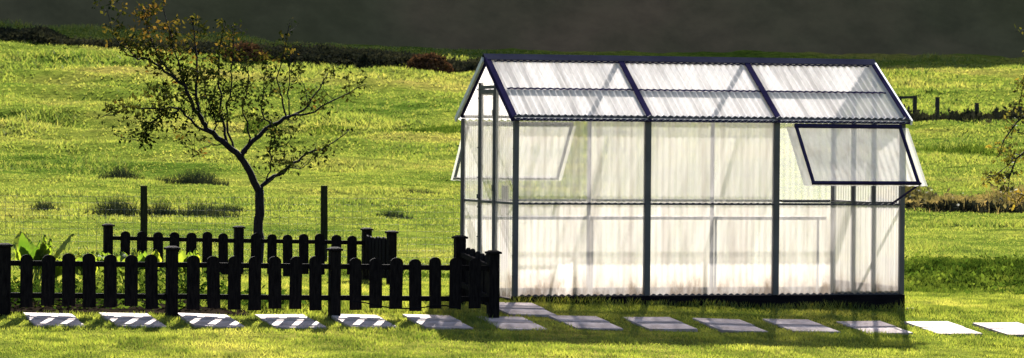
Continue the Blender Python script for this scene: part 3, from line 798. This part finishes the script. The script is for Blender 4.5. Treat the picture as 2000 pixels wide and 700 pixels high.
# ------------------------------------------------------------------ weedy strips
def strip(name, pxa, pxb, pya, pyb, D, dep, h, n, mat, lab, cat, wid=.02, leafy=0):
    a = P(pxa, pya, D); b = P(pxb, pyb, D); t = rng.random(n)
    x = a.x+(b.x-a.x)*t; y = a.y+(b.y-a.y)*t+rng.normal(0, dep/2, n)
    cx = fbm(x*1.3, y*.5, 71, 3); hh = h*rng.uniform(.3, 1, n)*np.clip((cx-.22)*2.4, .25, 1.3)
    r = Vector((a.x, a.y, 0)); V = blades(x-r.x, y-r.y, hh, rng.uniform(.5, 1, n)*wid, .7, G(x, y))
    o = npmesh(name, V, 3, M[mat]); o.location = r; tag(o, lab, cat, kind='stuff')
    if leafy:
        t = rng.random(leafy); x = a.x+(b.x-a.x)*t; y = a.y+(b.y-a.y)*t+rng.normal(0, dep/2, leafy)
        cx = fbm(x*1.3, y*.5, 71, 3); zz = G(x, y)+h*rng.random(leafy)*np.clip((cx-.22)*2.2, .2, 1.2)
        q = npmesh('broad_leaves', leaves(np.stack([x-r.x, y-r.y, zz], -1), wid*3.2, .4), 4, M[mat], o)
    return o
strip('weed_bank', 1740, 2250, 550, 550, 42.4, 1.3, .115, 30000, 'weed', 'dark leafy weeds on the bank right of the greenhouse', 'weeds', .018, 2500)
strip('weed_verge', 640, 915, 500, 500, 44.6, .5, .12, 5000, 'weed', 'dark rough weeds behind the far picket fence, left of the greenhouse', 'weeds', .015, 800)
strip('dry_grass', 1700, 2250, 372, 372, 62, .9, .55, 17000, 'dry', 'tall brownish dry grass strip crossing the pasture at the right', 'tall grass', .03, 2500)
strip('weed_row', 1700, 2250, 385, 385, 61, .4, .20, 9000, 'hedge', 'dark foot of the dry grass strip at the right', 'weeds', .03, 2000)
strip('scrub_row', 1700, 2250, 238, 240, 99, 1.2, .34, 14000, 'hedge', 'dark scrub along the foot of the distant post and rail fence', 'scrub', .05, 2500)
strip('rough_grass', 1700, 2250, 285, 285, 84, .8, .22, 6000, 'weed', 'thin dark line of rough grass across the right pasture', 'rough grass', .04)
strip('rough_grass', 480, 920, 262, 268, 90, 2.0, .15, 9000, 'weed', 'dark rough grass line across the pasture between tree and greenhouse', 'rough grass', .05)

# distant fence on the right
df = empty('field_fence', (*P(1830, 240, 100).xy, 0)); dx_, dy_, _ = df.location
tag(df, 'distant wooden post fence with one rail, beside the greenhouse roof at the right', 'fence')
for px, pt in ((1757,189),(1787,187),(1831,190),(1908,201),(1946,212),(1992,208),(2060,212)):
    q = P(px, pt, 100); zz = g(q.x, q.y)
    MB().box(q.x-dx_-.055, q.x-dx_+.055, -.055, .055, zz-.2, q.z).build('post', M['greypost'], df)
a = P(1750, 191, 99.9); b = P(1787, 190, 99.9)
MB().bar((a.x-dx_, -.09, a.z), (b.x-dx_, -.09, b.z), .04, .07).build('rail', M['greypost'], df)

# ------------------------------------------------------------------ hedge line below the hill
def bush(name, px0, px1, pyt0, pyt1, D0, D1, hgt, n, mat, lab, cat, kind=None, size=.11, thick=.8, foot=None):
    t = rng.random(n); D = D0+(D1-D0)*t+rng.normal(0, thick, n); px = px0+(px1-px0)*t
    x = (px-1000)/F*D; y = D+YC; z0 = G(x, y)
    prof = .25+.9*fbm(x*.5, D*.0+3, 91, 4)
    zz = z0+hgt*prof*rng.random(n)**.8
    r = Vector((float(x.mean()), float(y.mean()), float(z0.min())))
    o = npmesh(name, leaves(np.stack([x-r.x, y-r.y, zz-r.z], -1), size, .5), 4, M[mat]); o.location = r
    return tag(o, lab, cat, kind=kind)
bush('hedge', -350, 520, 0, 0, 141, 134, .55, 50000, 'hedge', 'long low dark hedge along the top left edge of the pasture', 'hedge')
bush('hedge', 520, 960, 0, 0, 134, 131, .6, 22000, 'hedge', 'low dark hedge between the apple tree top and the greenhouse ridge', 'hedge')
def dome(px, py, D, rx, rz, n, mat, name, lab, size=.12):
    c = P(px, py, D); c.z = g(c.x, c.y)
    u = rng.normal(size=(n, 3)); u /= np.linalg.norm(u, axis=1)[:, None]; u[:, 2] = np.abs(u[:, 2]); u *= rng.uniform(.55, 1.05, n)[:, None]**.5
    u *= (1+.25*(fbm(u[:, 0]*3+5, u[:, 2]*3+u[:, 1]*3, 77, 3)-.5))[:, None]
    st = MB().tube([(0,0,-.1), (.02,0,rz*.4), (0,0,rz*.7)], [.05,.04,.02], 5)
    root = empty(name, c); st.build('stem', M['bark'], root)
    npmesh('foliage', leaves(u*np.array([rx, rx*.8, rz]), size, .4), 4, M[mat], root)
    tag(root, lab, 'bush')
dome(838, 120, 129.5, .85, .75, 2600, 'russet', 'shrub', 'rounded russet bush in the hedge line left of the greenhouse ridge', .13)
dome(478, 100, 131, .8, .7, 1800, 'russet', 'shrub', 'brownish bush in the hedge line behind the apple tree top', .13)
dome(712, 122, 130, .3, .55, 500, 'hedge', 'shrub', 'tiny dark upright bush in the hedge line between the tree and the russet bush', .1)

# ------------------------------------------------------------------ light
SAZ = math.radians(5); SEL = math.radians(34)
s = Vector((math.sin(SAZ)*math.cos(SEL), math.cos(SAZ)*math.cos(SEL), math.sin(SEL)))
ld = bpy.data.lights.new('sun', 'SUN'); ld.energy = 4.6; ld.angle = math.radians(.53); ld.color = (1, .95, .88)
lo = bpy.data.objects.new('sun', ld); C.objects.link(lo); lo.rotation_euler = s.to_track_quat('Z', 'Y').to_euler(); lo.location = (0, 0, 30)
wd = bpy.data.worlds.new('World'); scn.world = wd; wd.use_nodes = True; nt = wd.node_tree
bg = nt.nodes['Background']; sk = nt.nodes.new('ShaderNodeTexSky'); sk.sky_type = 'NISHITA'; sk.sun_disc = False
sk.sun_elevation = SEL; sk.sun_rotation = SAZ; sk.air_density = 1.0; sk.dust_density = 2.0
nt.links.new(sk.outputs[0], bg.inputs[0]); bg.inputs[1].default_value = .05
vs = scn.view_settings; vs.view_transform = 'Standard'; vs.look = 'None'; vs.exposure = 2.38; vs.gamma = 1; vs.use_curve_mapping = False
scn.cycles.transparent_max_bounces = 24; scn.cycles.max_bounces = 10; scn.cycles.use_denoising = True
